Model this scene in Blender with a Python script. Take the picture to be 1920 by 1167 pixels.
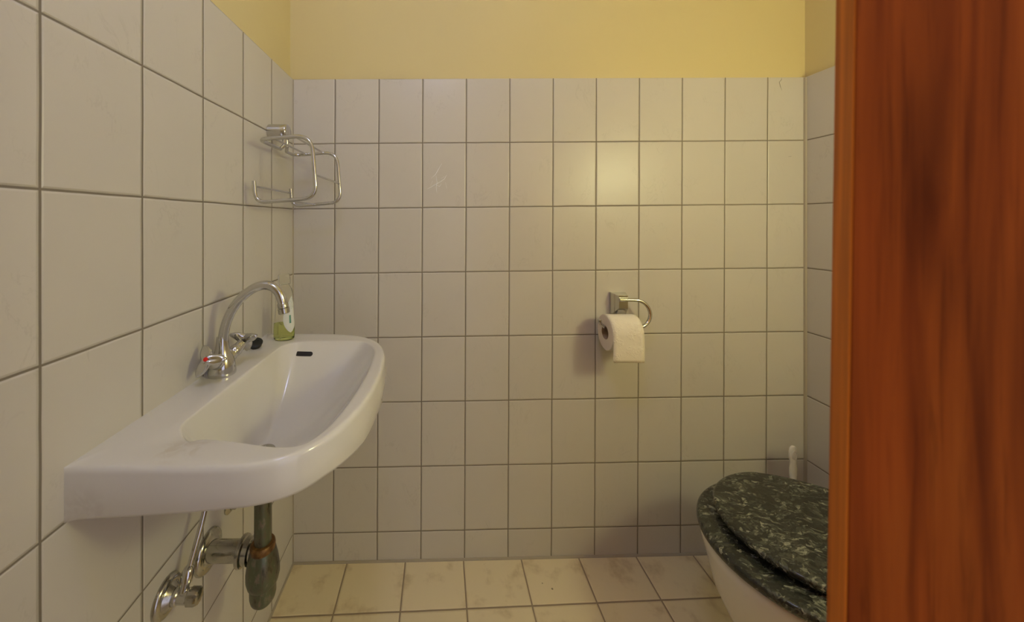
import bpy, bmesh, math, random
from mathutils import Vector, Matrix
from mathutils.bvhtree import BVHTree
random.seed(4)
S = bpy.context.scene
COL = S.collection
for o in list(bpy.data.objects): bpy.data.objects.remove(o)
R = math.radians

# ---------------------------------------------------------------- camera, world, light, exposure
CAMZ = 1.178
cam = bpy.data.cameras.new('camera'); cam.lens = 12; cam.sensor_width = 36
cam.shift_x = 135/1920; cam.shift_y = -170/1920
cam.clip_start = 0.01; cam.clip_end = 50
cam.dof.use_dof = True; cam.dof.focus_distance = 1.0; cam.dof.aperture_fstop = 5.0
co = bpy.data.objects.new('camera', cam); COL.objects.link(co)
co.location = (0, 0, CAMZ); co.rotation_euler = (R(90), 0, 0)
S.camera = co
w = bpy.data.worlds.new('world'); S.world = w; w.use_nodes = True
w.node_tree.nodes['Background'].inputs[0].default_value = (0.90, 0.87, 1.10, 1)
w.node_tree.nodes['Background'].inputs[1].default_value = 1.0
# two unseen lamps, added to match the brightness, are built further down as glowing globes
S.view_settings.view_transform = 'Standard'; S.view_settings.look = 'None'
S.view_settings.gamma = 1; S.view_settings.use_curve_mapping = False
S.view_settings.exposure = 0.0

# ---------------------------------------------------------------- material helpers
class NT:
    def __init__(s, name):
        s.m = bpy.data.materials.new(name); s.m.use_nodes = True
        s.t = s.m.node_tree; s.b = s.t.nodes['Principled BSDF']; s.n = s.t.nodes; s.l = s.t.links
    def put(s, sock, v):
        if isinstance(v, bpy.types.NodeSocket): s.l.new(v, sock)
        elif v is not None:
            if hasattr(sock, 'default_value') and isinstance(v, (tuple, list)) and len(v) == 3 and sock.type == 'RGBA': v = (*v, 1)
            sock.default_value = v
    def math(s, op, a, b=None, c=None, clamp=False):
        n = s.n.new('ShaderNodeMath'); n.operation = op; n.use_clamp = clamp
        for i, v in enumerate((a, b, c)):
            if v is not None: s.put(n.inputs[i], v)
        return n.outputs[0]
    def noise(s, vec, scale, detail=3, rough=0.5, dist=0.0):
        n = s.n.new('ShaderNodeTexNoise'); s.put(n.inputs['Vector'], vec)
        n.inputs['Scale'].default_value = scale; n.inputs['Detail'].default_value = detail
        n.inputs['Roughness'].default_value = rough; n.inputs['Distortion'].default_value = dist
        return n.outputs[0]
    def ramp(s, f, *stops):
        n = s.n.new('ShaderNodeValToRGB'); s.put(n.inputs[0], f)
        e = n.color_ramp.elements
        while len(e) < len(stops): e.new(0.5)
        for i, (p, c) in enumerate(stops):
            e[i].position = p; e[i].color = (*c, 1) if len(c) == 3 else c
        return n.outputs[0]
    def mix(s, f, a, b, bt='MIX'):
        n = s.n.new('ShaderNodeMix'); n.data_type = 'RGBA'; n.blend_type = bt
        s.put(n.inputs[0], f); s.put(n.inputs[6], a); s.put(n.inputs[7], b)
        return n.outputs[2]
    def mapr(s, v, a, b, c=0.0, d=1.0, smooth=True):
        n = s.n.new('ShaderNodeMapRange')
        if smooth: n.interpolation_type = 'SMOOTHSTEP'
        s.put(n.inputs[0], v)
        for i, x in enumerate((a, b, c, d)): n.inputs[i+1].default_value = x
        return n.outputs[0]
    def obj(s): return s.n.new('ShaderNodeTexCoord').outputs['Object']
    def scale(s, vec, sc, rot=(0,0,0), loc=(0,0,0)):
        n = s.n.new('ShaderNodeMapping'); s.put(n.inputs[0], vec)
        n.inputs['Scale'].default_value = sc; n.inputs['Rotation'].default_value = rot; n.inputs['Location'].default_value = loc
        return n.outputs[0]
    def bump(s, h, strength=0.3, dist=0.001, normal=None):
        n = s.n.new('ShaderNodeBump'); s.put(n.inputs['Height'], h)
        n.inputs['Strength'].default_value = strength; n.inputs['Distance'].default_value = dist
        if normal is not None: s.put(n.inputs['Normal'], normal)
        return n.outputs[0]
    def end(s, **k):
        names = dict(color='Base Color', rough='Roughness', metal='Metallic', normal='Normal', coat='Coat Weight',
                     coatr='Coat Roughness', trans='Transmission Weight', ior='IOR', em='Emission Color', ems='Emission Strength', spec='Specular IOR Level')
        for a, v in k.items(): s.put(s.b.inputs[names[a]], v)
        return s.m
def plain(name, c, rough=0.5, **k):
    return NT(name).end(color=(*c, 1), rough=rough, **k)

def tile_mat(name, base, grout, tw, th, g, rough=0.16, vein=0.16, strokes=False, dirt=0.0, groove=0.0012):
    n = NT(name)
    uv = n.n.new('ShaderNodeUVMap'); uv.uv_map = 'tile'
    sp = n.n.new('ShaderNodeSeparateXYZ'); n.put(sp.inputs[0], uv.outputs[0])
    u, v = sp.outputs[0], sp.outputs[1]
    P = n.obj()
    # a slight unevenness of the hand laid joints
    wob = n.math('MULTIPLY', n.math('SUBTRACT', n.noise(P, 9, 2), 0.5), 0.012)
    u2 = n.math('ADD', u, wob); v2 = n.math('ADD', v, wob)
    def edge(x, size):
        fr = n.math('SUBTRACT', x, n.math('ROUND', x))
        return n.math('MULTIPLY', n.math('ABSOLUTE', fr), size)      # metres from nearest joint line
    d = n.math('MINIMUM', edge(u2, tw), edge(v2, th))
    tile = n.mapr(d, g*0.42, g*0.62)
    cell = n.n.new('ShaderNodeCombineXYZ'); n.put(cell.inputs[0], n.math('FLOOR', u2)); n.put(cell.inputs[1], n.math('FLOOR', v2))
    wn = n.n.new('ShaderNodeTexWhiteNoise'); wn.noise_dimensions = '3D'; n.put(wn.inputs['Vector'], cell.outputs[0])
    va = n.n.new('ShaderNodeVectorMath'); va.operation = 'MULTIPLY_ADD'
    n.put(va.inputs[0], wn.outputs['Color']); va.inputs[1].default_value = (7, 7, 7); n.put(va.inputs[2], P)
    q = va.outputs[0]
    # faint diagonal veins
    rd = n.noise(n.scale(q, (1, 1, 0.55), (R(28), R(28), 0)), 14, 5, 0.6, 1.1)
    vv = n.math('ABSOLUTE', n.math('SUBTRACT', rd, 0.5))
    vm = n.math('MULTIPLY', n.mapr(vv, 0.0, 0.014, 1.0, 0.0), n.mapr(n.noise(q, 9, 2), 0.48, 0.66))
    cl = n.noise(q, 5, 3)
    b2 = tuple(x*0.93 for x in base)
    c = n.mix(cl, base, b2)
    c = n.mix(n.math('MULTIPLY', vm, vein), c, (0.33, 0.31, 0.27))
    hsv = n.n.new('ShaderNodeHueSaturation'); n.put(hsv.inputs['Color'], c)
    n.put(hsv.inputs['Value'], n.mapr(wn.outputs['Value'], 0, 1, 0.975, 1.02, False))
    c = hsv.outputs[0]
    if dirt:
        sm = n.mapr(n.noise(P, 11, 4, 0.6), 0.52, 0.75)
        c = n.mix(n.math('MULTIPLY', sm, dirt), c, (0.36, 0.22, 0.08))
        vo = n.n.new('ShaderNodeTexVoronoi'); n.put(vo.inputs['Vector'], P); vo.inputs['Scale'].default_value = 24
        sz = n.mapr(n.noise(P, 17, 1), 0.50, 0.72, 0.0, 0.085)
        c = n.mix(n.math('MULTIPLY', n.math('LESS_THAN', vo.outputs['Distance'], sz), 0.75), c, (0.13, 0.08, 0.03))
    gc = n.mix(n.noise(P, 30, 3), grout, tuple(x*0.75 for x in grout))
    c = n.mix(tile, gc, c)
    h = n.mapr(d, g*0.3, g*1.5)
    nr = n.bump(h, 1.0, groove)
    nr = n.bump(n.noise(P, 7, 2), 0.5, 0.0018, nr)
    if strokes:
        pass
    return n.end(color=c, rough=n.mapr(tile, 0, 1, 0.8, rough, False), normal=nr)

TILEC = (0.655, 0.620, 0.560)
GROUT = (0.25, 0.215, 0.165)
M = {}
M['wall_tile'] = tile_mat('glazed_wall_tile', TILEC, GROUT, 0.15, 0.2228, 0.0032, rough=0.34)
M['floor_tile'] = tile_mat('glazed_floor_tile', (0.86, 0.74, 0.51), (0.38, 0.29, 0.20), 0.2, 0.2, 0.0045, rough=0.38, vein=0.05, dirt=0.45, groove=0.0012)
def paint(name, c):
    n = NT(name); P = n.obj()
    k = n.mix(n.noise(P, 3, 3), c, tuple(x*0.94 for x in c))
    return n.end(color=k, rough=0.65, normal=n.bump(n.noise(P, 60, 4), 0.25, 0.001))
M['yellow'] = paint('yellow_wall_paint', (0.73, 0.62, 0.31))
M['white_paint'] = paint('white_ceiling_paint', (0.78, 0.76, 0.70))
n = NT('white_porcelain'); P = n.obj()
pc = n.mix(n.noise(P, 6, 3), (0.76, 0.735, 0.685), (0.72, 0.695, 0.64))
M['porcelain_clean'] = n.end(color=pc, rough=0.12, coat=0.3, coatr=0.05)
n = NT('stained_porcelain'); P = n.obj()
pc = n.mix(n.noise(P, 6, 3), (0.76, 0.735, 0.685), (0.72, 0.695, 0.64))
def blot(x, y, z, r, amt, c2):      # lime and dirt stains left on the glaze
    global pc
    d = n.n.new('ShaderNodeVectorMath'); d.operation = 'DISTANCE'; n.put(d.inputs[0], P); d.inputs[1].default_value = (x, y, z)
    m = n.math('MULTIPLY', n.mapr(d.outputs['Value'], r*0.3, r, 1.0, 0.0), n.mapr(n.noise(P, 45, 5, 0.65, 0.6), 0.40, 0.66))
    pc = n.mix(n.math('MULTIPLY', m, amt), pc, c2)
blot(-0.235, 0.600, 0.745, 0.07, 0.45, (0.50, 0.36, 0.19)); blot(-0.31, 0.66, 0.71, 0.06, 0.4, (0.50, 0.38, 0.2))
blot(-0.375, 0.500, 0.845, 0.045, 0.32, (0.48, 0.38, 0.24)); blot(-0.48, 0.458, 0.785, 0.05, 0.2, (0.45, 0.38, 0.32))
M['porcelain'] = n.end(color=pc, rough=0.12, coat=0.3, coatr=0.05)
M['silicone'] = plain('grey_silicone', (0.42, 0.37, 0.29), 0.6)
def chrome(name, tint=(0.60, 0.595, 0.575), r0=0.06, r1=0.2, spots=0.0):
    n = NT(name); P = n.obj()
    s = n.noise(P, 60, 4, 0.6)
    c = n.mix(n.mapr(s, 0.55, 0.72, 0, spots), tint, (0.34, 0.33, 0.25))
    return n.end(color=c, metal=1.0, rough=n.mapr(s, 0.3, 0.75, r0, r1))
M['chrome'] = chrome('polished_chrome')
M['chrome_worn'] = chrome('worn_chrome', (0.50, 0.49, 0.44), 0.10, 0.32, 0.6)
n = NT('oxidised_grey_metal'); P = n.obj()
s = n.noise(n.scale(P, (1, 1, 0.35)), 55, 5, 0.65)
M['old_metal'] = n.end(color=n.ramp(s, (0.33, (0.045, 0.05, 0.035)), (0.46, (0.17, 0.16, 0.115)), (0.56, (0.15, 0.18, 0.115)), (0.64, (0.27, 0.24, 0.19)), (0.74, (0.36, 0.34, 0.27))),
                       metal=0.8, rough=n.mapr(s, 0.3, 0.7, 0.26, 0.5), normal=n.bump(s, 0.25, 0.001))
n = NT('rusty_brass'); P = n.obj(); s = n.noise(P, 70, 4)
M['brass'] = n.end(color=n.ramp(s, (0.35, (0.10, 0.045, 0.012)), (0.65, (0.30, 0.16, 0.05))), metal=0.5, rough=0.5)
M['rubber'] = plain('black_rubber', (0.012, 0.014, 0.013), 0.4)
M['red'] = plain('red_enamel', (0.75, 0.02, 0.015), 0.25)
M['blue'] = plain('blue_enamel', (0.02, 0.08, 0.5), 0.25)
M['dark'] = plain('dark_hollow', (0.012, 0.009, 0.008), 0.6)
M['white_plastic'] = plain('white_plastic', (0.80, 0.78, 0.73), 0.3)
# dark pearl marbled plastic of the seat
n = NT('dark_green_pearl_plastic'); P = n.obj()
wp = n.noise(P, 9, 3, 0.6)
cmb = n.n.new('ShaderNodeVectorMath'); cmb.operation = 'MULTIPLY_ADD'
n.put(cmb.inputs[0], n.n.new('ShaderNodeTexNoise').outputs['Color']); cmb.inputs[1].default_value = (0.06, 0.06, 0.06); n.put(cmb.inputs[2], P)
tn = [x for x in n.n if x.bl_idname == 'ShaderNodeTexNoise'][-1]; n.put(tn.inputs['Vector'], P); tn.inputs['Scale'].default_value = 16; tn.inputs['Detail'].default_value = 4
Q = n.scale(cmb.outputs[0], (0.75, 1.5, 1.2), (0, 0, R(-25)))
def flakes(sc):
    vo = n.n.new('ShaderNodeTexVoronoi'); n.put(vo.inputs['Vector'], Q); vo.inputs['Scale'].default_value = sc
    sp = n.n.new('ShaderNodeSeparateColor'); n.put(sp.inputs[0], vo.outputs['Color']); return sp.outputs[0], vo.outputs['Distance']
f1, d1 = flakes(75); f2, d2 = flakes(170)
fine = n.noise(Q, 190, 4, 0.7, 1.0)
a = n.math('ADD', n.math('MULTIPLY', f1, 0.40), n.math('ADD', n.math('MULTIPLY', f2, 0.30), n.math('MULTIPLY', fine, 0.30)))
cl = n.mapr(n.noise(P, 14, 2), 0.3, 0.7, -0.09, 0.07, False)
a = n.math('ADD', a, cl)
c = n.ramp(a, (0.34, (0.008, 0.010, 0.008)), (0.50, (0.026, 0.030, 0.023)), (0.66, (0.070, 0.076, 0.058)), (0.84, (0.30, 0.31, 0.245)))
M['marble'] = n.end(color=c, rough=0.2, normal=n.bump(n.math('ADD', n.math('ADD', f1, f2), fine), 0.45, 0.0028), coat=0.3, coatr=0.08)
# reddish wood veneer, object space: x along the door, z up
n = NT('red_brown_wood_veneer'); P = n.obj()
Wv = n.scale(P, (1, 1, 0.045))
big = n.noise(Wv, 62, 3, 0.55, 0.6)
fine = n.noise(n.scale(P, (1, 1, 0.03)), 420, 3, 0.6)
cloud = n.noise(n.scale(P, (1, 1, 0.3)), 14, 2)
c = n.ramp(big, (0.26, (0.085, 0.017, 0.003)), (0.42, (0.23, 0.050, 0.008)), (0.58, (0.40, 0.092, 0.012)), (0.8, (0.52, 0.135, 0.018)))
st = n.mapr(n.noise(n.scale(P, (1, 1, 0.035)), 170, 4, 0.6, 0.4), 0.50, 0.70)
c = n.mix(n.math('MULTIPLY', st, 0.60), c, (0.10, 0.022, 0.004))
c = n.mix(n.math('MULTIPLY', fine, 0.30), c, (0.16, 0.032, 0.005))
c = n.mix(n.mapr(cloud, 0.35, 0.7, 0, 0.35), c, (0.60, 0.10, 0.015))
M['veneer'] = n.end(color=c, rough=0.6, spec=0.08)
n = NT('orange_wood_lipping'); P = n.obj()
a = n.noise(n.scale(P, (1, 1, 0.06)), 60, 3, 0.5, 0.5)
M['lipping'] = n.end(color=n.ramp(a, (0.3, (0.42, 0.105, 0.010)), (0.7, (0.74, 0.21, 0.020))), rough=0.6, spec=0.08)
n = NT('embossed_toilet_paper'); P = n.obj()
vo = n.n.new('ShaderNodeTexVoronoi'); n.put(vo.inputs['Vector'], P); vo.inputs['Scale'].default_value = 130; vo.feature = 'DISTANCE_TO_EDGE'
hh = n.math('ADD', n.mapr(vo.outputs['Distance'], 0, 0.2), n.noise(P, 150, 3))
M['paper'] = n.end(color=(0.86, 0.80, 0.69), rough=0.9, normal=n.bump(n.math('MULTIPLY', hh, n.mapr(n.noise(P, 34, 2), 0.42, 0.62)), 0.5, 0.0012), spec=0.2)
M['paper_side'] = plain('paper_roll_side', (0.82, 0.72, 0.64), 0.95, spec=0.1)
M['card'] = plain('brown_cardboard', (0.42, 0.30, 0.20), 0.9)
# clear bottle pieces: thin clear plastic lets straight light through
def clear(name, c, rough=0.05, ior=1.05):
    n = NT(name); return n.end(color=(*c, 1), rough=rough, trans=1.0, ior=ior)
M['clear'] = clear('clear_plastic', (0.97, 0.98, 0.95), 0.04, 1.10)
M['soap'] = clear('green_soap', (0.80, 0.90, 0.42), 0.05, 1.10)
n = NT('printed_label'); P = n.obj()
lines = n.math('FRACT', n.math('MULTIPLY', n.n.new('ShaderNodeSeparateXYZ').outputs[2], 260))
sx = [x for x in n.n if x.bl_idname == 'ShaderNodeSeparateXYZ'][-1]; n.put(sx.inputs[0], P)
mk = n.math('MULTIPLY', n.math('GREATER_THAN', lines, 0.55), n.math('GREATER_THAN', n.noise(n.scale(P, (1, 1, 0.15)), 900, 1), 0.5))
mk = n.math('MULTIPLY', mk, n.math('GREATER_THAN', sx.outputs[2], 0.085))
c = n.mix(n.math('MULTIPLY', mk, 0.6), (0.74, 0.76, 0.70), (0.25, 0.36, 0.33))
M['label'] = n.end(color=c, rough=0.5)
M['teal'] = plain('teal_print', (0.10, 0.28, 0.22), 0.5)
M['stain'] = plain('brown_stain', (0.35, 0.22, 0.09), 0.7)
M['stroke'] = plain('matt_white_stroke', (0.92, 0.93, 0.95), 0.7)
M['dirt_dark'] = plain('dark_dirt', (0.05, 0.035, 0.02), 0.8)
lm = NT('added_wall_glow'); M['lamp'] = lm.end(color=(0.9, 0.85, 0.7), em=(0.70, 0.67, 0.35, 1), ems=67.0)  # warm glow of the added wall lamp, tuned to the wanted brightness
lm = NT('added_ceiling_glow'); M['lamp2'] = lm.end(color=(0.9, 0.9, 0.9), em=(0.127, 0.139, 0.23, 1), ems=100.0)  # cool glow of the added ceiling lamp, a fill out of view

# ---------------------------------------------------------------- geometry helpers
def link(name, verts, faces, mat, parent=None, smooth=True, ang=40, loc=None, kind=None):
    me = bpy.data.meshes.new(name); me.from_pydata([tuple(v) for v in verts], [], faces); me.update()
    bm = bmesh.new(); bm.from_mesh(me); bmesh.ops.remove_doubles(bm, verts=bm.verts, dist=1e-6)
    bmesh.ops.recalc_face_normals(bm, faces=bm.faces); bm.to_mesh(me); bm.free()
    mats = mat if isinstance(mat, (list, tuple)) else [mat]
    for m in mats: me.materials.append(m)
    o = bpy.data.objects.new(name, me); COL.objects.link(o)
    if parent: o.parent = parent
    if loc: o.location = loc
    if kind: o['kind'] = kind
    if smooth:
        for p in me.polygons: p.use_smooth = True
        me.set_sharp_from_angle(angle=R(ang))
    return o
class G:
    def __init__(s): s.v = []; s.f = []
    def add(s, v, f):
        k = len(s.v); s.v += [Vector(x) for x in v]; s.f += [tuple(i+k for i in q) for q in f]; return s
    def rings(s, rs, cap0=True, cap1=True, closed=True):
        n = len(rs[0]); v = [p for r in rs for p in r]; f = []
        for i in range(len(rs)-1):
            for j in range(n if closed else n-1):
                k = (j+1) % n; f.append((i*n+j, i*n+k, (i+1)*n+k, (i+1)*n+j))
        if cap0: f.append(tuple(range(n))[::-1])
        if cap1: f.append(tuple((len(rs)-1)*n+j for j in range(n)))
        return s.add(v, f)
    def box(s, a, b, bev=0.0):
        x0, y0, z0 = a; x1, y1, z1 = b
        if bev <= 0:
            return s.add([(x0,y0,z0),(x1,y0,z0),(x1,y1,z0),(x0,y1,z0),(x0,y0,z1),(x1,y0,z1),(x1,y1,z1),(x0,y1,z1)],
                         [(0,3,2,1),(4,5,6,7),(0,1,5,4),(1,2,6,5),(2,3,7,6),(3,0,4,7)])
        bm = bmesh.new(); bmesh.ops.create_cube(bm, size=1)
        for v in bm.verts: v.co = Vector(((x0+x1)/2+v.co.x*(x1-x0), (y0+y1)/2+v.co.y*(y1-y0), (z0+z1)/2+v.co.z*(z1-z0)))
        bmesh.ops.bevel(bm, geom=bm.edges[:], offset=bev, segments=3, affect='EDGES', profile=0.5)
        bm.verts.ensure_lookup_table()
        s.add([v.co.copy() for v in bm.verts], [tuple(v.index for v in f.verts) for f in bm.faces]); bm.free(); return s
    def lathe(s, prof, origin=(0,0,0), axis=(0,0,1), n=48, cap=True):
        z = Vector(axis).normalized(); q = Vector((0,0,1)).rotation_difference(z)
        rs = [[Vector(origin)+q@Vector((r*math.cos(2*math.pi*k/n), r*math.sin(2*math.pi*k/n), h)) for k in range(n)] for r, h in prof]
        return s.rings(rs, cap and prof[0][0] > 1e-5, cap and prof[-1][0] > 1e-5)
    def tube(s, path, r, n=16):
        path = [Vector(p) for p in path]; m = len(path)
        rr = r if isinstance(r, (list, tuple)) else [r]*m
        t = (path[1]-path[0]).normalized(); a = t.orthogonal().normalized(); rs = []
        for i in range(m):
            t2 = (path[min(i+1, m-1)]-path[max(i-1, 0)]).normalized()
            a = (t.rotation_difference(t2) @ a); a = (a - t2*a.dot(t2)).normalized(); t = t2; b = t.cross(a)
            rs.append([path[i]+(a*math.cos(2*math.pi*k/n)+b*math.sin(2*math.pi*k/n))*rr[i] for k in range(n)])
        return s.rings(rs)
    def mk(s, name, mat, parent=None, **k): return link(name, s.v, s.f, mat, parent, **k)
def fillet(pts, r, seg=8):
    pts = [Vector(p) for p in pts]; out = [pts[0]]
    for i in range(1, len(pts)-1):
        a, b, c = pts[i-1], pts[i], pts[i+1]; d1 = (a-b); d2 = (c-b)
        rr = r[i-1] if isinstance(r, (list, tuple)) else r
        ang = d1.angle(d2); L = min(rr/math.tan(ang/2), d1.length*0.49, d2.length*0.49)
        p = b+d1.normalized()*L; q = b+d2.normalized()*L
        for k in range(seg+1):
            t = k/seg; out.append(p*(1-t)**2+b*2*t*(1-t)+q*t*t)
    out.append(pts[-1]); return out
def crom(P, seg=8, closed=False):
    P = [Vector(p) for p in P]; n = len(P); out = []
    rng = range(n) if closed else range(n-1)
    for i in rng:
        g = (lambda j: P[j % n]) if closed else (lambda j: P[min(max(j, 0), n-1)])
        a, b, c, d = g(i-1), g(i), g(i+1), g(i+2)
        for k in range(seg):
            t = k/seg
            out.append(0.5*((2*b)+(c-a)*t+(2*a-5*b+4*c-d)*t*t+(3*b-a-3*c+d)*t**3))
    if not closed: out.append(P[-1])
    return out
def thing(name, label, cat, loc=(0,0,0), rot=(0,0,0), group=None):
    o = bpy.data.objects.new(name, None); COL.objects.link(o); o.location = loc; o.rotation_euler = rot
    o.empty_display_size = 0.05
    return tag(o, label, cat, group)
def tag(o, label, cat, group=None):
    o['label'] = label; o['category'] = cat
    if group: o['group'] = group
    return o

# ---------------------------------------------------------------- room shell
XL, XR, YF = -0.505, 1.279, -0.254       # tiled left face, tiled right face, door wall
A = 0.013
def YB(x): return 1.172 + A*(x+0.505)
ZTOP_L, ZTOP_R = 1.6624, 1.6794
ZC = 2.42
FS = 0.0103
def ZF(x): return FS*(x+0.505) if x > -0.505 else 0
def ZT(x): return ZTOP_L+(ZTOP_R-ZTOP_L)*(x-XL)/(XR-XL)
T = 0.016
def uvset(o, fn):
    me = o.data; uv = me.uv_layers.new(name='tile')
    for lp in me.loops: uv.data[lp.index].uv = fn(me.vertices[lp.vertex_index].co)
def struct(name, g, mat, label, parent=None, smooth=False):
    o = g.mk(name, mat, parent, smooth=smooth); o['kind'] = 'structure'
    if label: o['label'] = label
    return o
def hexa(p):  # 8 points: bottom 4 then top 4
    return G().add(p, [(0,3,2,1),(4,5,6,7),(0,1,5,4),(1,2,6,5),(2,3,7,6),(3,0,4,7)])
BUV = lambda c: (6.63765545*c.x-0.02848331*c.z+3.43984766, 7.4756401+0.04591839*c.x-4.4796402*c.z)
VL = lambda z: 7.4756401+0.04591839*XL-4.4796402*z
VR = lambda z: 7.4756401+0.04591839*XR-4.4796402*z
Y0 = -1.3
# floor
g = hexa([(-0.7,Y0,-0.12),(1.45,Y0,-0.12),(1.45,1.35,-0.12),(-0.7,1.35,-0.12),
          (-0.7,Y0,FS*-0.195),(1.45,Y0,FS*1.955),(1.45,1.35,FS*1.955),(-0.7,1.35,FS*-0.195)])
fl = struct('floor', g, M['floor_tile'], 'cream glazed square floor tiles with dirty joints')
uvset(fl, lambda c: ((c.x+0.3185)/0.1995+0.0*c.y, (c.y-1.0175-0.0305*(c.x+0.3))/0.2))
# ceiling
g = G().box((-0.7, Y0, ZC), (1.45, 1.35, ZC+0.1))
struct('ceiling', g, M['white_paint'], 'white painted ceiling')
# painted walls, set back behind the tiling
g = G().box((-0.66, Y0, -0.02), (XL-T, 1.35, ZC)); wl = struct('wall_left', g, M['yellow'], 'left wall, yellow paint above marbled cream tiles')
g = hexa([(XL-T-0.001,YB(XL)+T,-0.02),(XR+T+0.001,YB(XR)+T,-0.02),(XR+T+0.001,1.35,-0.02),(XL-T-0.001,1.35,-0.02),
          (XL-T-0.001,YB(XL)+T,ZC),(XR+T+0.001,YB(XR)+T,ZC),(XR+T+0.001,1.35,ZC),(XL-T-0.001,1.35,ZC)])
wb = struct('wall_back', g, M['yellow'], 'back wall, yellow paint above marbled cream tiles')
g = G().box((XR+T, YF-0.1, -0.02), (1.43, 1.35, ZC)); wr = struct('wall_right', g, M['yellow'], 'right wall beside the toilet, yellow paint above tiles')
DX0, DX1, DH = 0.085, 0.865, 2.03         # doorway
g = G().box((XL-T, YF-0.1, -0.02), (DX0, YF, ZC)).box((DX1, YF-0.1, -0.02), (XR+T, YF, ZC)).box((DX0, YF-0.1, DH), (DX1, YF, ZC))
wf = struct('wall_front', g, M['yellow'], 'yellow wall with the doorway')
# tiling (real layer 16 mm proud of the paint)
def tiling(parent, pts, fn):
    o = hexa(pts).mk('tile_cladding', M['wall_tile'], parent, smooth=False); o['label'] = 'marbled cream wall tiles with grey brown joints'; uvset(o, fn); return o
e = 0.0005
tiling(wl, [(XL-T-e,YF,-0.01),(XL,YF,-0.01),(XL,YB(XL)+e,-0.01),(XL-T-e,YB(XL)+T,-0.01),
            (XL-T-e,YF,ZTOP_L),(XL,YF,ZTOP_L),(XL,YB(XL)+e,ZTOP_L),(XL-T-e,YB(XL)+T,ZTOP_L)],
       lambda c: ((c.y-0.431)/0.1484, VL(c.z)))
tb = tiling(wb, [(XL-e,YB(XL),-0.01),(XR+e,YB(XR),-0.01),(XR+e,YB(XR)+T+e,-0.01),(XL-e,YB(XL)+T+e,-0.01),
            (XL-e,YB(XL),ZTOP_L),(XR+e,YB(XR),ZTOP_R),(XR+e,YB(XR)+T+e,ZTOP_R),(XL-e,YB(XL)+T+e,ZTOP_L)], BUV)
tiling(wr, [(XR,YF,-0.01),(XR+T+e,YF,-0.01),(XR+T+e,YB(XR)+T,-0.01),(XR,YB(XR)+e,-0.01),
            (XR,YF,ZTOP_R),(XR+T+e,YF,ZTOP_R),(XR+T+e,YB(XR)+T,ZTOP_R),(XR,YB(XR)+e,ZTOP_R)],
       lambda c: ((c.y-0.94)/0.15, VR(c.z)))
# silicone corner joints and the filled joint along the floor
def strip(a, b, w, nm, parent): 
    o = G().tube([a, b], w, 8).mk(nm, M['silicone'], parent); return o
strip((XL+0.0005, YB(XL)-0.0005, 0.0), (XL+0.0005, YB(XL)-0.0005, ZTOP_L-0.002), 0.0028, 'corner_joint', wb)
strip((XR-0.001, YB(XR)-0.001, 0.015), (XR-0.001, YB(XR)-0.001, ZTOP_R-0.002), 0.0058, 'corner_joint', wb)
strip((XL, YB(XL)-0.001, ZF(XL)), (XR, YB(XR)-0.001, ZF(XR)), 0.0052, 'floor_joint', wb)
strip((XL+0.001, YF, 0.0), (XL+0.001, YB(XL), 0.0), 0.0045, 'floor_joint', wl)
# hairline crack, thin white strokes on the second row tile, hanging chip at the top right tile
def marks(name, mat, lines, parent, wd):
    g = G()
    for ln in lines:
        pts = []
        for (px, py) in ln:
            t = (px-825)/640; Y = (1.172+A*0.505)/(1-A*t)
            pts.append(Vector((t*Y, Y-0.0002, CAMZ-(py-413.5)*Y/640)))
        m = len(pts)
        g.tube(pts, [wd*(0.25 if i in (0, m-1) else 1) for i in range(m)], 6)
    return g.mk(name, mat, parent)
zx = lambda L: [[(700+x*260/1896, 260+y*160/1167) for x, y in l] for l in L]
marks('stroke_marks', M['stroke'], zx([[(935,340),(880,440),(850,490),(790,545)], [(860,510),(870,600),(860,660),(868,740)],
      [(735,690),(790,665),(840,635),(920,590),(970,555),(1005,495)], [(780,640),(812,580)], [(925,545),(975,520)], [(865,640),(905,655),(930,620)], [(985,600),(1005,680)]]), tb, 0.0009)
marks('hairline_crack', M['dirt_dark'], [[(1465.5,146),(1465,150),(1461,154),(1463,162),(1466,170)]], tb, 0.0005)
marks('chip_mark', M['dirt_dark'], [[(1478,294),(1484,293)]], tb, 0.0010)
# door frame around the opening
g = G().box((DX0-0.05, YF-0.11, 0.0), (DX0, YF+0.012, DH+0.05), 0.003).box((DX1, YF-0.11, 0.0), (DX1+0.05, YF+0.012, DH+0.05), 0.003).box((DX0, YF-0.11, DH), (DX1, YF+0.012, DH+0.05), 0.003)
struct('trim_1', g, M['white_paint'], 'painted door frame', smooth=True)
# the door, opened inwards; hinge side near the camera, lighter lipping on its free edge
ALF = R(-38); DT = 0.04; DW = 0.745
tipx, tipy = 0.2557, 0.2140
dr = bpy.data.objects.new('door_1', None); COL.objects.link(dr); dr['kind'] = 'structure'; dr['label'] = 'reddish brown wooden door standing open at the right'
dr.location = (tipx, tipy, 0); 
dr.rotation_euler = (0, 0, ALF)
lean = bpy.data.objects.new('tmp', None)
sh = 0.011     # the door hangs slightly out of plumb
def leaned(g, zz=CAMZ-0.13):
    for v in g.v: v.x += sh*(v.z-zz)*0.9
    return g
g = leaned(G().box((0.0008, 0.0, 0.03), (DW, DT, 2.02), 0.0012)); dl = g.mk('door_leaf', M['veneer'], dr)
g = leaned(G().box((0.0, 0.0008, 0.03), (0.0012, DT-0.0008, 2.02), 0.0)); g.mk('edge_lipping', M['lipping'], dr)
bpy.data.objects.remove(lean)

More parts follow.
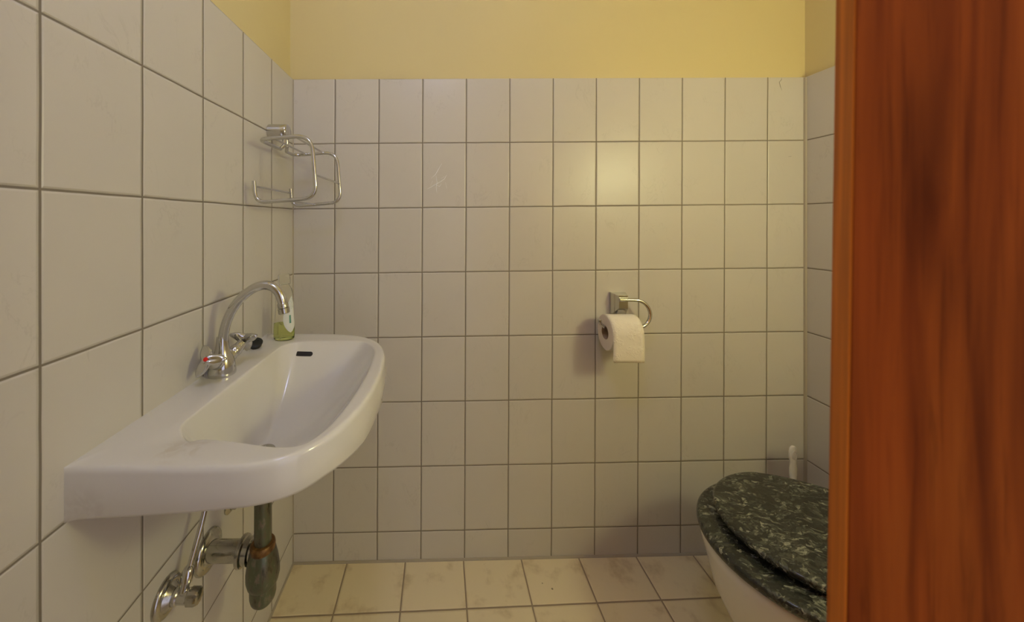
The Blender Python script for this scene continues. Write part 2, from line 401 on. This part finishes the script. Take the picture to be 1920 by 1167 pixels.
# ---------------------------------------------------------------- two lamps added out of view to light the room
wlamp = thing('added_wall_lamp', 'unseen warm globe lamp added on the right wall to light the room', 'lamp', (XR+T, 0.13, 1.46))
G().lathe([(0.0,0),(0.05,0),(0.05,0.012),(0.03,0.02),(0.018,0.05),(0.0,0.05)], (0,0,0), (-1,0,0)).mk('base', M['white_plastic'], wlamp)
G().lathe([(0.085*math.sin(math.pi*k/16), -0.085*math.cos(math.pi*k/16)) for k in range(17)], (-0.17,0,0), (-1,0,0), 32).mk('globe', M['lamp'], wlamp)
G().tube([(-0.04,0,0), (-0.09,0,0)], 0.009, 12).mk('arm', M['white_plastic'], wlamp)
clamp = thing('added_ceiling_lamp', 'unseen cool globe lamp added on the ceiling to fill the room', 'lamp', (0.0, 0.1, ZC))
G().lathe([(0,0),(0.06,0),(0.06,-0.02),(0.03,-0.03),(0,-0.03)]).mk('base', M['white_plastic'], clamp)
G().lathe([(0.1*math.sin(math.pi*k/16), -0.12-0.1*math.cos(math.pi*k/16)) for k in range(17)], n=32).mk('globe', M['lamp2'], clamp)

# ---------------------------------------------------------------- washbasin
ZD = 0.8455
CX, CY = -0.372, 0.722
outer = [(-0.505,0.4585),(-0.40,0.4575),(-0.332,0.4575),(-0.257,0.4630),(-0.202,0.4875),(-0.163,0.5400),(-0.1375,0.6200),(-0.1290,0.7100),(-0.1290,0.7700),
         (-0.1380,0.8550),(-0.165,0.9300),(-0.215,0.9780),(-0.275,0.9980),(-0.35,1.0050),(-0.44,1.0062),(-0.505,1.0062)]
OUT = [Vector((x, y, 0)) for x, y in outer]
OUT = [OUT[0]] + crom(OUT[0:], 8)[1:]
inner = [(-0.4215,0.60),(-0.4205,0.562),(-0.4085,0.541),(-0.3840,0.5220),(-0.3660,0.5260),(-0.340,0.5225),(-0.301,0.5140),(-0.239,0.5030),(-0.203,0.5120),(-0.1820,0.5500),(-0.168,0.620),(-0.1600,0.7300),
         (-0.1620,0.82),(-0.1740,0.888),(-0.2050,0.9300),(-0.25,0.9380),(-0.32,0.9370),(-0.388,0.9300),(-0.4150,0.905),(-0.4200,0.86),(-0.4215,0.72)]
INN = crom([Vector((x, y, 0)) for x, y in inner], 8, True)
def raypoly(poly, ang):
    d = Vector((math.cos(ang), math.sin(ang))); best = None; m = len(poly)
    for i in range(m):
        a = poly[i]; b = poly[(i+1) % m]; ax, ay = a.x-CX, a.y-CY; ex, ey = b.x-a.x, b.y-a.y
        den = d.x*ey-d.y*ex
        if abs(den) < 1e-12: continue
        t = (ax*ey-ay*ex)/den; u = (ax*d.y-ay*d.x)/den
        if t > 0 and -1e-6 <= u <= 1+1e-6 and (best is None or t > best): best = t
    return best
NB = 288
cornA = [math.atan2(0.4585-CY, -0.505-CX), math.atan2(1.0062-CY, -0.505-CX)]
angs = [2*math.pi*k/NB for k in range(NB)]
for ca in cornA:
    ca %= 2*math.pi; k = min(range(NB), key=lambda i: abs(angs[i]-ca)); angs[k] = ca
RO = [raypoly(OUT, a) for a in angs]; RI = [raypoly(INN, a) for a in angs]
def ring(fr, fz):
    out = []
    for i, a in enumerate(angs):
        r = fr(i); x = CX+r*math.cos(a); y = CY+r*math.sin(a); out.append(Vector((x, y, fz(x, y, i))))
    return out
def ww(i):   # inset weight: none along the wall
    x = CX+RO[i]*math.cos(angs[i]); return min(1, max(0, (x+0.505)/0.012))
def dip(x, y): # shallow soap recess beside the bowl
    return -0.0035*math.exp(-(((x+0.385)/0.05)**2+((y-0.525)/0.022)**2)**1.5)
zb = lambda x, y, i: 0.771+0.015*min(1, max(0, (x+0.505)/0.22))*min(1, max(0, (0.62-y)/0.1))
const = lambda z: (lambda x, y, i: z)
rs = []
rs.append(ring(lambda i: 0.024, const(0.672)))
rs.append(ring(lambda i: 0.03+0.25*RI[i], const(0.690)))
rs.append(ring(lambda i: 0.03+0.45*RI[i], const(0.724)))
rs.append(ring(lambda i: 0.02+0.75*RI[i], const(0.770)))
rs.append(ring(lambda i: 1.0*RI[i]+0.004, const(0.779)))
rs.append(ring(lambda i: RO[i]-0.007*ww(i), zb))
rs.append(ring(lambda i: RO[i]-0.002*ww(i), lambda x, y, i: zb(x, y, i)+0.002))
rs.append(ring(lambda i: RO[i]+0.000*ww(i), lambda x, y, i: zb(x, y, i)+0.007))
rs.append(ring(lambda i: RO[i]+0.002*ww(i), const(0.812)))
rs.append(ring(lambda i: RO[i], const(0.8355)))
for k in range(1, 6):
    t = k/5*math.pi/2
    rs.append(ring(lambda i, t=t: RO[i]-0.0075*(1-math.cos(t))*ww(i), lambda x, y, i, t=t: ZD-0.010+0.010*math.sin(t)))
for q in (0.25, 0.5, 0.75, 1.0):
    rs.append(ring(lambda i, q=q: (RO[i]-0.0075*ww(i))*(1-q)+(RI[i]+0.006)*q, lambda x, y, i: ZD+dip(x, y)))
for k in range(1, 5):
    t = k/4*math.pi/2*0.8
    rs.append(ring(lambda i, t=t: RI[i]+0.006-0.007*math.sin(t), lambda x, y, i, t=t: ZD+dip(x, y)-0.006*(1-math.cos(t))))
D0 = 0.152
NR = 26
for k in range(1, NR+1):
    s = k/NR
    gq = (1-(1-s)**1.75)
    rs.append(ring(lambda i, s=s: (RI[i]-0.001)*(1-s)+0.021*s, lambda x, y, i, gq=gq: ZD+dip(x, y)*(1-gq)-0.0042-D0*gq))
wbn = thing('washbasin', 'white ceramic washbasin with curved front mounted on the left tiled wall', 'washbasin', (0, 0, 0))
g = G().rings(rs, True, True); basin = g.mk('basin_bowl', M['porcelain'], wbn, ang=50)
bm = bmesh.new(); bm.from_mesh(basin.data); bvh = BVHTree.FromBMesh(bm); bm.free()
def rayb(px, py):
    d = Vector(((px-825)/640, 1, -(py-413.5)/640)).normalized()
    h = bvh.ray_cast(Vector((0, 0, CAMZ)), d); return h[0], h[1]
# overflow slot in the far end of the bowl
ctr, nrm = rayb(569.5, 664)
if nrm.y > 0: nrm = -nrm
ux = Vector((1, 0, 0)); ux = (ux-nrm*ux.dot(nrm)).normalized(); uy = nrm.cross(ux)
g = G()
for rad, off, in ((0,0),):
    L_, r_ = 0.0175, 0.0062
    def sl(sc, off): return [ctr+nrm*off+ux*((L_ if math.cos(t) > 0 else -L_)+sc*math.cos(t))+uy*(sc*math.sin(t)) for t in [2*math.pi*(k+0.5)/32 for k in range(32)]]
    g.rings([sl(r_, -0.002), sl(r_, 0.0008), sl(r_*0.9, 0.0011)], False, True)
g.mk('overflow_slot', M['dark'], wbn)
# drain grate in the bowl
G().lathe([(0.0215,0),(0.0215,0.0022),(0.018,0.003),(0.012,0.001),(0.0,0.001)], (CX, CY, ZD-0.0042-D0-0.0005)).mk('drain_ring', M['chrome_worn'], wbn)
# a brown lime stain by the drain and in the recess
def stainpatch(cx, cy, rx, ry, name):
    g = G(); pts = []; m = 22
    rr = [random.uniform(0.55, 1.1) for _ in range(m)]
    for k in range(m):
        a = 2*math.pi*k/m; x = cx+rx*rr[k]*math.cos(a); y = cy+ry*rr[k]*math.sin(a)
        h = bvh.ray_cast(Vector((x, y, 1.0)), Vector((0, 0, -1)))[0]; pts.append(h+Vector((0,0,0.0003)))
    c = bvh.ray_cast(Vector((cx, cy, 1.0)), Vector((0, 0, -1)))[0]+Vector((0,0,0.0004))
    g.add(pts+[c], [(k, (k+1) % m, m) for k in range(m)])
    return g.mk(name, M['stain'], wbn)
stainpatch(-0.360, 0.690, 0.006, 0.002, 'lime_stain')
tag(wbn, 'white ceramic washbasin with curved front mounted on the left tiled wall', 'washbasin')

# ---------------------------------------------------------------- faucet
FX, FY = -0.472, 0.740
fa = thing('faucet', 'chrome two handle faucet with a swan neck spout on the washbasin', 'faucet', (FX, FY, ZD))
G().lathe([(0.0265,0.0),(0.0272,0.003),(0.0265,0.008),(0.0258,0.016),(0.0240,0.026),(0.0205,0.036),(0.0165,0.046),(0.0140,0.056),(0.0122,0.068),(0.0112,0.080),(0.0,0.080)]).mk('body', M['chrome'], fa)
sp = [(0.0015,0,0.060),(0.002,0,0.078),(0.007,0,0.104),(0.0185,0,0.133),(0.037,0,0.160),(0.062,0,0.1815),(0.086,0,0.1915),(0.106,0,0.1895),(0.121,0,0.178),(0.1285,0,0.162),(0.1315,0,0.148)]
path = crom([Vector(p) for p in sp], 6)
G().tube(path, [0.0108-0.0010*min(1, i/12) for i in range(len(path))], 24).mk('spout', M['chrome'], fa)
dv = (path[-1]-path[-3]).normalized()
G().lathe([(0.0098,-0.006),(0.0112,-0.004),(0.0112,0.004),(0.0102,0.005),(0.0118,0.006),(0.0118,0.016),(0.0104,0.0175),(0.008,0.0178),(0.008,0.012),(0,0.012)], path[-1], dv).mk('aerator', M['chrome_worn'], fa)
def star(origin, axis, rot, dot):
    ax = Vector(axis).normalized(); e1 = Vector((1, 0, 0)); e2 = ax.cross(e1).normalized()
    if e2.z < 0: e2 = -e2
    N = 72
    def rad(t):
        q = (t-rot) % (2*math.pi/3); q = min(q, 2*math.pi/3-q)/(math.pi/3)    # 0 at tip, 1 at waist
        return 0.0125+0.0255*(1-q)**1.6*(1-0.08*(1-q)**6)
    def rg(sc, h, blend=0.0):
        return [Vector(origin)+ax*(h+0.004*max(0, (rad(2*math.pi*k/N)-0.0125)/0.0225)*-1)+(e1*math.cos(2*math.pi*k/N)+e2*math.sin(2*math.pi*k/N))*((rad(2*math.pi*k/N)*(1-blend)+0.011*blend)*sc) for k in range(N)]
    g = G().rings([rg(0.5,-0.010,1),rg(0.80,-0.006,0.3), rg(0.96,-0.0035), rg(1.0,0.0), rg(0.95,0.0035), rg(0.80,0.006,0.2), rg(0.75,0.009,0.8), rg(0.45,0.0105,1), rg(0.05,0.011,1)])
    return g, Vector(origin)+ax*0.0105
for sgn, rot, dm, nm in ((-1, R(5), 'red', 'hot'), (1, R(25), 'blue', 'cold')):
    ax = Vector((0.10 if sgn < 0 else 0.24, sgn*0.83, 0.48)).normalized(); p0 = Vector((0, 0, 0.020))
    tube = G().lathe([(0.0138,0.005),(0.0138,0.026),(0.0128,0.029),(0.0128,0.031),(0.0142,0.033),(0.0142,0.041),(0.0122,0.044),(0.0108,0.058),(0,0.058)], p0, ax)
    tube.mk('valve_neck', M['chrome'], fa)
    g, fp = star(p0+ax*(0.064 if sgn < 0 else 0.072), ax, rot, dm)
    h = g.mk('handle', M['chrome'], fa, ang=60)
    G().lathe([(0.0042,-0.001),(0.0042,0.0006),(0.003,0.0011),(0,0.0013)], fp, ax, 20).mk('temperature_dot', M[dm], h)['label'] = ('red hot water dot' if nm == 'hot' else 'blue cold water dot')

# ---------------------------------------------------------------- plug leaning behind the faucet
pl = thing('basin_plug', 'black rubber plug lying on the basin deck behind the faucet', 'plug', (-0.481, 0.890, ZD+0.0100), (R(24), R(4), R(25)))
G().lathe([(0.0,-0.006),(0.0135,-0.006),(0.0145,-0.004),(0.0160,0.003),(0.0170,0.004),(0.0170,0.0065),(0.015,0.0075),(0.0,0.0075)], (0,0,0), (0,0,1), 36).mk('stopper', M['rubber'], pl)
G().tube([Vector((0.006*math.cos(t), 0, 0.010+0.006*math.sin(t))) for t in [math.pi*k/10 for k in range(11)]], 0.0012, 8).mk('ring', M['rubber'], pl)

# ---------------------------------------------------------------- soap bottle
bo = thing('soap_bottle', 'clear bottle with some green liquid soap standing at the back corner of the basin', 'bottle', (-0.437, 0.957, ZD))
def oval(prof, k=0.72, n=40, off=0):
    return [[Vector((r*math.cos(2*math.pi*j/n)+off, r*k*math.sin(2*math.pi*j/n), z)) for j in range(n)] for r, z in prof]
bp = [(0.024,0.0),(0.0275,0.003),(0.0285,0.012),(0.0280,0.035),(0.0262,0.060),(0.0245,0.085),(0.0242,0.105),(0.0235,0.125),(0.0205,0.140),(0.0150,0.150),(0.0125,0.155)]
G().rings(oval(bp), True, True).mk('bottle_body', M['clear'], bo)
lp = [(max(0.001, r-0.0014), z) for r, z in bp if z <= 0.035]; lp = [(0.0225, 0.0015)]+lp[1:]+[(0.0262,0.044),(0.0255,0.0445)]
G().rings(oval(lp), True, True).mk('liquid_soap', M['soap'], bo)['label'] = 'green soap at the bottom'
G().rings(oval([(0.0155,0.154),(0.0165,0.156),(0.0165,0.168),(0.0150,0.180),(0.0135,0.182)], 0.85), True, True).mk('bottle_cap', M['clear'], bo)
# leaf shaped label wrapped round the front right side
def rb(z):
    for (r0, z0), (r1, z1) in zip(bp, bp[1:]):
        if z0 <= z <= z1: return r0+(r1-r0)*(z-z0)/(z1-z0)
    return bp[-1][0]
g = G(); rows = []
for k in range(25):
    z = 0.022+0.100*k/24; t = k/24
    half = 1.0*math.sin(math.pi*min(1, t**0.8))**0.9*0.85+0.01
    c0 = R(-30)+0.25*(t-0.3)
    row = []
    for j in range(11):
        a = c0+half*(j/10*2-1); r = rb(z)+0.0006
        row.append(Vector((r*math.cos(a), r*0.72*math.sin(a), z)))
    rows.append(row)
g.rings(rows, False, False, closed=False); lb = g.mk('label', M['label'], bo); lb['label'] = 'white leaf shaped label with teal print'
g = G(); a0, a1 = R(-42), R(-30)
g.rings([[Vector(((rb(z)+0.001)*math.cos(a), (rb(z)+0.001)*0.72*math.sin(a), z)) for a in (a0, (a0+a1)/2, a1)] for z in (0.048, 0.058, 0.070)], False, False, closed=False)
g.mk('label_print', M['teal'], lb)

# ---------------------------------------------------------------- wire holder on left wall
MY, MZ = 1.012, 1.440
wh = thing('wire_roll_holder', 'chrome wire basket holder mounted on the left wall above the washbasin', 'holder', (XL, MY, MZ))
off = Vector((XL, MY, MZ))
G().lathe([(0,0),(0.0205,0),(0.0225,0.002),(0.0225,0.052),(0.0212,0.0545),(0.0180,0.0562),(0,0.0565)], (0,0,0), (1,0,0)).mk('wall_mount', M['chrome'], wh)
WR = 0.0051
def tilt(p):
    c = Vector((-0.40, p.y, 1.31)); d = p-c; t = R(4.5)
    return c+Vector((d.x*math.cos(t)-d.z*math.sin(t), 0, d.x*math.sin(t)+d.z*math.cos(t)))
def loop(Yl, sg):
    xo, xi = -0.322, -0.478; zt, zbm = 1.390, 1.229
    p = [(-0.458, MY+sg*0.008, MZ-0.016), (-0.458, MY+sg*0.010, zt+0.008), (-0.458, MY+sg*0.02, zt), (-0.458, Yl, zt), (xo, Yl, zt), (xo, Yl, zbm), (xi, Yl, zbm), (xi, Yl, zbm+0.056)]
    p = [tilt(Vector(q)) if i > 1 else Vector(q) for i, q in enumerate(p)]
    return fillet([q-off for q in p], [0.004, 0.006, 0.026, 0.042, 0.036, 0.03], 8)
for Yl, sg in ((0.873, -1), (1.088, 1)):
    G().tube(loop(Yl, sg), WR, 16).mk('wire_loop', M['chrome'], wh)
for x, z in ((-0.420, 1.390), (-0.365, 1.390), (-0.322, 1.289), (-0.478, 1.271), (-0.405, 1.229)):
    G().tube([tilt(Vector((x, 0.873, z)))-off, tilt(Vector((x, 1.088, z)))-off], 0.0029, 10).mk('cross_wire', M['chrome'], wh)

# ---------------------------------------------------------------- toilet roll holder and roll on the back wall
HX = 0.6145; HYB = YB(HX)
th = thing('toilet_roll_holder', 'chrome toilet roll holder with a curved rail on the back wall', 'holder', (HX, HYB, 0.892))
hw, hz = 0.0255, 0.0375
def fr(y, a, zt, zl): return [Vector((-a, y, -zl)), Vector((a, y, -zl)), Vector((a, y, zt)), Vector((-a, y, zt))]
G().rings([fr(0, hw, hz, hz), fr(-0.010, hw, hz, hz), fr(-0.012, hw*0.97, hz*0.98, hz*0.97), fr(-0.042, hw*0.62, hz*0.90, hz*0.30), fr(-0.044, hw*0.58, hz*0.85, hz*0.25)]).mk('wall_mount', M['chrome'], th, ang=25)
G().box((-0.014,-0.036,-0.034),(0.014,-0.004,-0.004),0.002).mk('mount_wedge', M['chrome'], th)
RYC = 1.118; ry = RYC-HYB; rz = 0.827-0.892
top = 0.021
p = [(-0.016, -0.050, top), (0.045, -0.052, top)]
cxr, czr, rr = 0.036, (top+rz)/2, (top-rz)/2
pts = [Vector((-0.016, -0.048, top)), Vector((0.01, -0.050, top))]
for k in range(0, 19):
    a = math.pi/2-math.pi*k/18
    pts.append(Vector((cxr+rr*1.0*math.cos(a), -0.052+(ry+0.052)*k/18, czr+rr*math.sin(a))))
pts += [Vector((0.0, ry, rz)), Vector((-0.06, ry, rz)), Vector((-0.078, ry, rz+0.003)), Vector((-0.088, ry, rz+0.012)), Vector((-0.091, ry, rz+0.022))]
G().tube(pts, 0.0056, 18).mk('rail', M['chrome'], th)
G().lathe([(0.0056,0),(0.0066,0.001),(0.0066,0.006),(0.004,0.008),(0,0.008)], pts[-1]-Vector((0,0,0.003)), (-0.1,0,1), 20).mk('end_knob', M['chrome'], th)
RX0, RX1, RR = 0.540, 0.637, 0.0575
RZC = 0.827+0.0056-0.021
tr = thing('toilet_roll', 'white embossed toilet paper roll hanging on the chrome holder', 'toilet roll', ((RX0+RX1)/2, RYC, RZC))
L2 = (RX1-RX0)/2
g = G(); N = 72
def cr(r, x): return [Vector((x, r*math.cos(2*math.pi*k/N), r*math.sin(2*math.pi*k/N))) for k in range(N)]
RYR = 0.0535
def el(s, x): return [Vector((x, RYR*s*math.cos(2*math.pi*k/N), RR*s*math.sin(2*math.pi*k/N))) for k in range(N)]
g.rings([el(0.97,-L2), el(1.0,-L2+0.0015), el(1.0, L2-0.0015), el(0.97, L2)], False, False)
g.mk('paper_winding', M['paper'], tr)
for sx_ in (-1, 1):
    G().rings([cr(0.0222, sx_*(L2-0.0006)), [a*0.35+b*0.65 for a, b in zip(cr(0.0222, sx_*L2), el(0.97, sx_*L2))], el(0.972, sx_*L2)], False, False).mk('roll_side', M['paper_side'], tr)
G().rings([cr(0.0210,-L2), cr(0.0224,-L2), cr(0.0224,L2), cr(0.0210,L2), cr(0.0210,-L2)], False, False).mk('cardboard_core', M['card'], tr)
# loose sheet coming over the front
g = G(); rows = []
path2 = []
for k in range(16):
    a = R(90)+R(90)*k/15; path2.append((RYR*1.012*math.cos(a), RR*1.012*math.sin(a)))
for k in range(1, 9): path2.append((-RYR*1.012-0.0015*math.sin(k/8*3), -0.078*k/8))
def sheet(o_):
    return [[Vector((x, y+(o_ if 0 else 0), z)) for x in [-L2-0.0002+2*(L2+0.0002)*j/8 for j in range(9)]] for (y, z) in path2]
g.rings(sheet(0), False, False, closed=False)
sh_ = g.mk('hanging_sheet', M['paper'], tr); md = sh_.modifiers.new('thickness', 'SOLIDIFY'); md.thickness = 0.0007; md.offset = 0

# ---------------------------------------------------------------- siphon trap and drain pipe under the basin
TX, TY = -0.372, 0.717
st = thing('siphon_trap', 'oxidised grey metal bottle trap under the washbasin', 'trap', (TX, TY, 0.375))
def zr(y): return CAMZ-(y-413.5)*TY/640-0.375
G().lathe([(0.0165,zr(1024)),(0.0165,0.671-0.375)], n=32).mk('drain_pipe', M['old_metal'], st)
G().lathe([(0.0225,0.112),(0.0240,0.114),(0.0245,0.121),(0.0238,0.125),(0.0215,0.128),(0.0165,0.129)], n=40, cap=True).mk('brass_ring', M['brass'], st)['label'] = 'rusty brass ring'
G().lathe([(0.0,0.044),(0.0275,0.044),(0.0300,0.047),(0.0325,0.058),(0.0325,0.072),(0.0295,0.093),(0.0250,0.112),(0.0225,0.118),(0.0,0.118)], n=40).mk('trap_body', M['old_metal'], st)
G().lathe([(0.0,0.0),(0.010,0.0008),(0.018,0.004),(0.0235,0.011),(0.0257,0.020),(0.0257,0.050),(0,0.050)], n=40).mk('trap_cup', M['old_metal'], st)
PZ = 0.093
hy = 0.016
G().lathe([(0.020,0.0),(0.020,0.132)], (0.0+XL-TX,hy,PZ), (1,0,0), 32).mk('outlet_pipe', M['chrome_worn'], st)
G().lathe([(0.0205,0),(0.0285,0.001),(0.0295,0.004),(0.0285,0.009),(0.0245,0.011),(0.0250,0.022),(0.0200,0.024)], (-0.056,hy,PZ), (1,0,0), 32).mk('coupling_nut', M['chrome_worn'], st)
G().lathe([(0,0),(0.0410,0.0),(0.0410,0.004),(0.0380,0.009),(0.032,0.012),(0.028,0.0125),(0.0245,0.016),(0.0215,0.022),(0.0203,0.024),(0,0.024)], (XL-TX,hy+0.006,PZ-0.006), (1,0,0), 48).mk('wall_rosette', M['chrome_worn'], st)

# ---------------------------------------------------------------- shut-off valve
VX, VY, VZ = XL, 0.628, 0.486
sv = thing('shutoff_valve', 'chrome angle valve with round rosette and supply tube on the left wall', 'valve', (VX, VY, VZ))
G().lathe([(0,0),(0.0335,0.0),(0.0335,0.003),(0.0310,0.007),(0.026,0.0095),(0.022,0.009),(0.0185,0.013),(0.0150,0.018),(0,0.018)], (0,0,0), (1,0,0), 48).mk('wall_rosette', M['chrome_worn'], sv)
G().lathe([(0.0135,0.012),(0.0135,0.024),(0.0115,0.026),(0.0115,0.046),(0,0.046)], (0,0,0), (1,0,0), 32).mk('valve_body', M['chrome'], sv)
# fluted knob
N = 40
kr = lambda s, h: [Vector((h, s*0.0130*(1+0.06*math.cos(10*2*math.pi*k/N))*math.cos(2*math.pi*k/N), s*0.0130*(1+0.06*math.cos(10*2*math.pi*k/N))*math.sin(2*math.pi*k/N))) for k in range(N)]
G().rings([kr(0.85,0.042), kr(1.0,0.044), kr(1.0,0.058), kr(0.88,0.062), kr(0.4,0.063)]).mk('valve_knob', M['chrome_worn'], sv)
du = Vector((0.02, 0.40, 0.90)).normalized()
o0 = Vector((0.032, 0.0, 0.004))
G().lathe([(0.0080,0),(0.0080,0.014),(0.0100,0.017),(0.0105,0.032),(0.0080,0.038),(0.0050,0.041)], o0, du, 24).mk('outlet_nut', M['chrome'], sv)
ts = o0+du*0.036
tp = [ts, Vector((0.040, 0.043, 0.110)), Vector((0.036, 0.075, 0.175)), Vector((0.033, 0.105, 0.24)), Vector((0.033, 0.108, 0.270)), Vector((0.033, 0.108, 0.290))]
G().tube(crom(tp, 6), 0.0050, 14).mk('supply_tube', M['chrome'], sv)

# small blank fitting under the basin on the wall
cp = thing('pipe_cap', 'small chrome cap on the left wall just under the washbasin', 'cap', (XL, 0.816, 0.497))
G().lathe([(0,0),(0.0185,0),(0.0185,0.003),(0.014,0.007),(0.009,0.008),(0.0085,0.018),(0,0.019)], (0,0,0), (1,0,0), 32).mk('cap_disc', M['chrome_worn'], cp)

# ---------------------------------------------------------------- toilet
TZ = ZF(0.9)
to = thing('toilet', 'white toilet with dark green marbled seat and lid beside the door', 'toilet', (0.88, 0.795, TZ))
to_off = Vector((0.88, 0.795, TZ))
def egg(tip, wide, back, hwid, hback, yc, z, n=96, e=2.0):
    out = []
    for k in range(n):
        t = 2*math.pi*k/n; c, s_ = math.cos(t), math.sin(t)
        if c <= 0: x = wide+(wide-tip)*c; y = hwid*s_
        else:
            # back part: squarer, tapering to hback
            x = wide+(back-wide)*(abs(c)**0.62); 
            f_ = (x-wide)/(back-wide)
            y = (hwid-(hwid-hback)*f_**1.3)*(1 if s_ >= 0 else -1)*min(1, abs(s_)**0.5*1.0+0.0) if abs(s_) < 0.999 else hwid*s_
        out.append(Vector((x, yc+y, z))-to_off)
    return out
def slab(fn, z0, z1, r):
    rs = []
    for k in range(5):
        t = math.pi/2*k/4; rs.append(fn(r*(1-math.sin(t)), z0+r*(1-math.cos(t))))
    for k in range(5):
        t = math.pi/2*k/4; rs.append(fn(r*(1-math.cos(t)), z1-r+r*math.sin(t)))
    return rs
seatf = lambda ins, z: egg(0.637+ins, 0.885, 1.085-ins, 0.205-ins, 0.150-ins, 0.790, z)
G().rings(slab(seatf, 0.404, 0.428, 0.010)).mk('seat', M['marble'], to, ang=60)
lidf = lambda ins, z: egg(0.688+ins, 0.900, 1.100-ins, 0.180-ins, 0.112-ins, 0.806, z)
rs = slab(lidf, 0.4375, 0.4555, 0.0085)
rs += [lidf(0.03, 0.4562), lidf(0.08, 0.4570), lidf(0.14, 0.4575)]
G().rings(rs).mk('lid', M['marble'], to, ang=60)
bfp = [(0.78,0.66),(0.78,0.95),(1.02,0.70),(1.02,0.92)]
for x, y in bfp:
    G().lathe([(0.008,0.427),(0.009,0.430),(0.008,0.4385),(0,0.4385)], (x-0.88, y-0.795, -TZ), (0,0,1), 16).mk('seat_buffer', M['rubber'], to)
def pan(tip, wide, back, hw_, hb, z): return egg(tip, wide, back, hw_, hb, 0.792, z)
rs = [pan(0.80,0.94,1.16,0.125,0.115,TZ+0.0005), pan(0.785,0.93,1.165,0.130,0.118,0.03), pan(0.765,0.92,1.165,0.122,0.110,0.08), pan(0.735,0.92,1.165,0.120,0.105,0.16),
      pan(0.690,0.91,1.165,0.138,0.11,0.23), pan(0.663,0.90,1.165,0.160,0.12,0.29), pan(0.654,0.89,1.165,0.178,0.135,0.34), pan(0.646,0.885,1.165,0.189,0.145,0.375),
      pan(0.643,0.885,1.165,0.193,0.148,0.395), pan(0.646,0.885,1.163,0.190,0.146,0.402), pan(0.655,0.885,1.155,0.182,0.140,0.4045)]
G().rings(rs).mk('pan', M['porcelain_clean'], to, ang=60)
for y in (0.725, 0.865):
    G().lathe([(0.012,0.0),(0.014,0.002),(0.014,0.04),(0.012,0.042)], (1.105-0.88, y-0.02-0.795, 0.427-TZ), (0,1,0), 20).mk('hinge', M['chrome'], to)
ci = G().box((1.145-0.88, -0.17, 0.405-TZ), (XR-0.88-0.001, 0.13, 0.61-TZ), 0.02).mk('cistern', M['porcelain_clean'], to)
G().box((1.14-0.88, -0.175, 0.61-TZ), (XR-0.88-0.001, 0.135, 0.63-TZ), 0.008).mk('cistern_lid', M['porcelain_clean'], to)
G().lathe([(0.024,0),(0.024,0.004),(0.018,0.007),(0,0.007)], (1.205-0.88, -0.01, 0.629-TZ)).mk('flush_button', M['chrome'], to)

# ---------------------------------------------------------------- toilet brush behind the toilet
BX, BY = 1.150, 1.112
zb0 = ZF(BX)
br = thing('toilet_brush', 'white plastic toilet brush standing in the corner behind the toilet', 'toilet brush', (BX, BY, zb0))
G().lathe([(0.0,0.0),(0.050,0.0),(0.052,0.006),(0.046,0.03),(0.044,0.12),(0.050,0.125),(0.048,0.130),(0.040,0.124),(0.040,0.02),(0.0,0.02)], n=40).mk('brush_holder', M['white_plastic'], br)
def hring(w_, z, d=0.0065, n=24): return [Vector((w_*math.cos(2*math.pi*k/n), d*math.sin(2*math.pi*k/n), z-0.014-zb0)) for k in range(n)]
hd = G().rings([hring(0.006,0.115), hring(0.006,0.30,0.006), hring(0.008,0.345), hring(0.0115,0.365,0.007), hring(0.0120,0.385), hring(0.0085,0.403), hring(0.0120,0.417,0.006), hring(0.0140,0.430,0.005),
     hring(0.0138,0.441,0.005), hring(0.0110,0.451,0.005), hring(0.006,0.4560,0.004), hring(0.001,0.4575,0.002)]).mk('handle', M['white_plastic'], br)
pr = [Vector((0.0072*math.cos(t), -0.0052, 0.415-zb0+0.014*math.sin(t))) for t in [2*math.pi*k/24 for k in range(25)]]
G().tube(pr, 0.0012, 8).mk('hang_loop', M['white_plastic'], br)
G().lathe([(0.0,0.02),(0.030,0.022),(0.036,0.04),(0.036,0.09),(0.03,0.115),(0,0.12)], n=32).mk('bristles', M['white_plastic'], br)
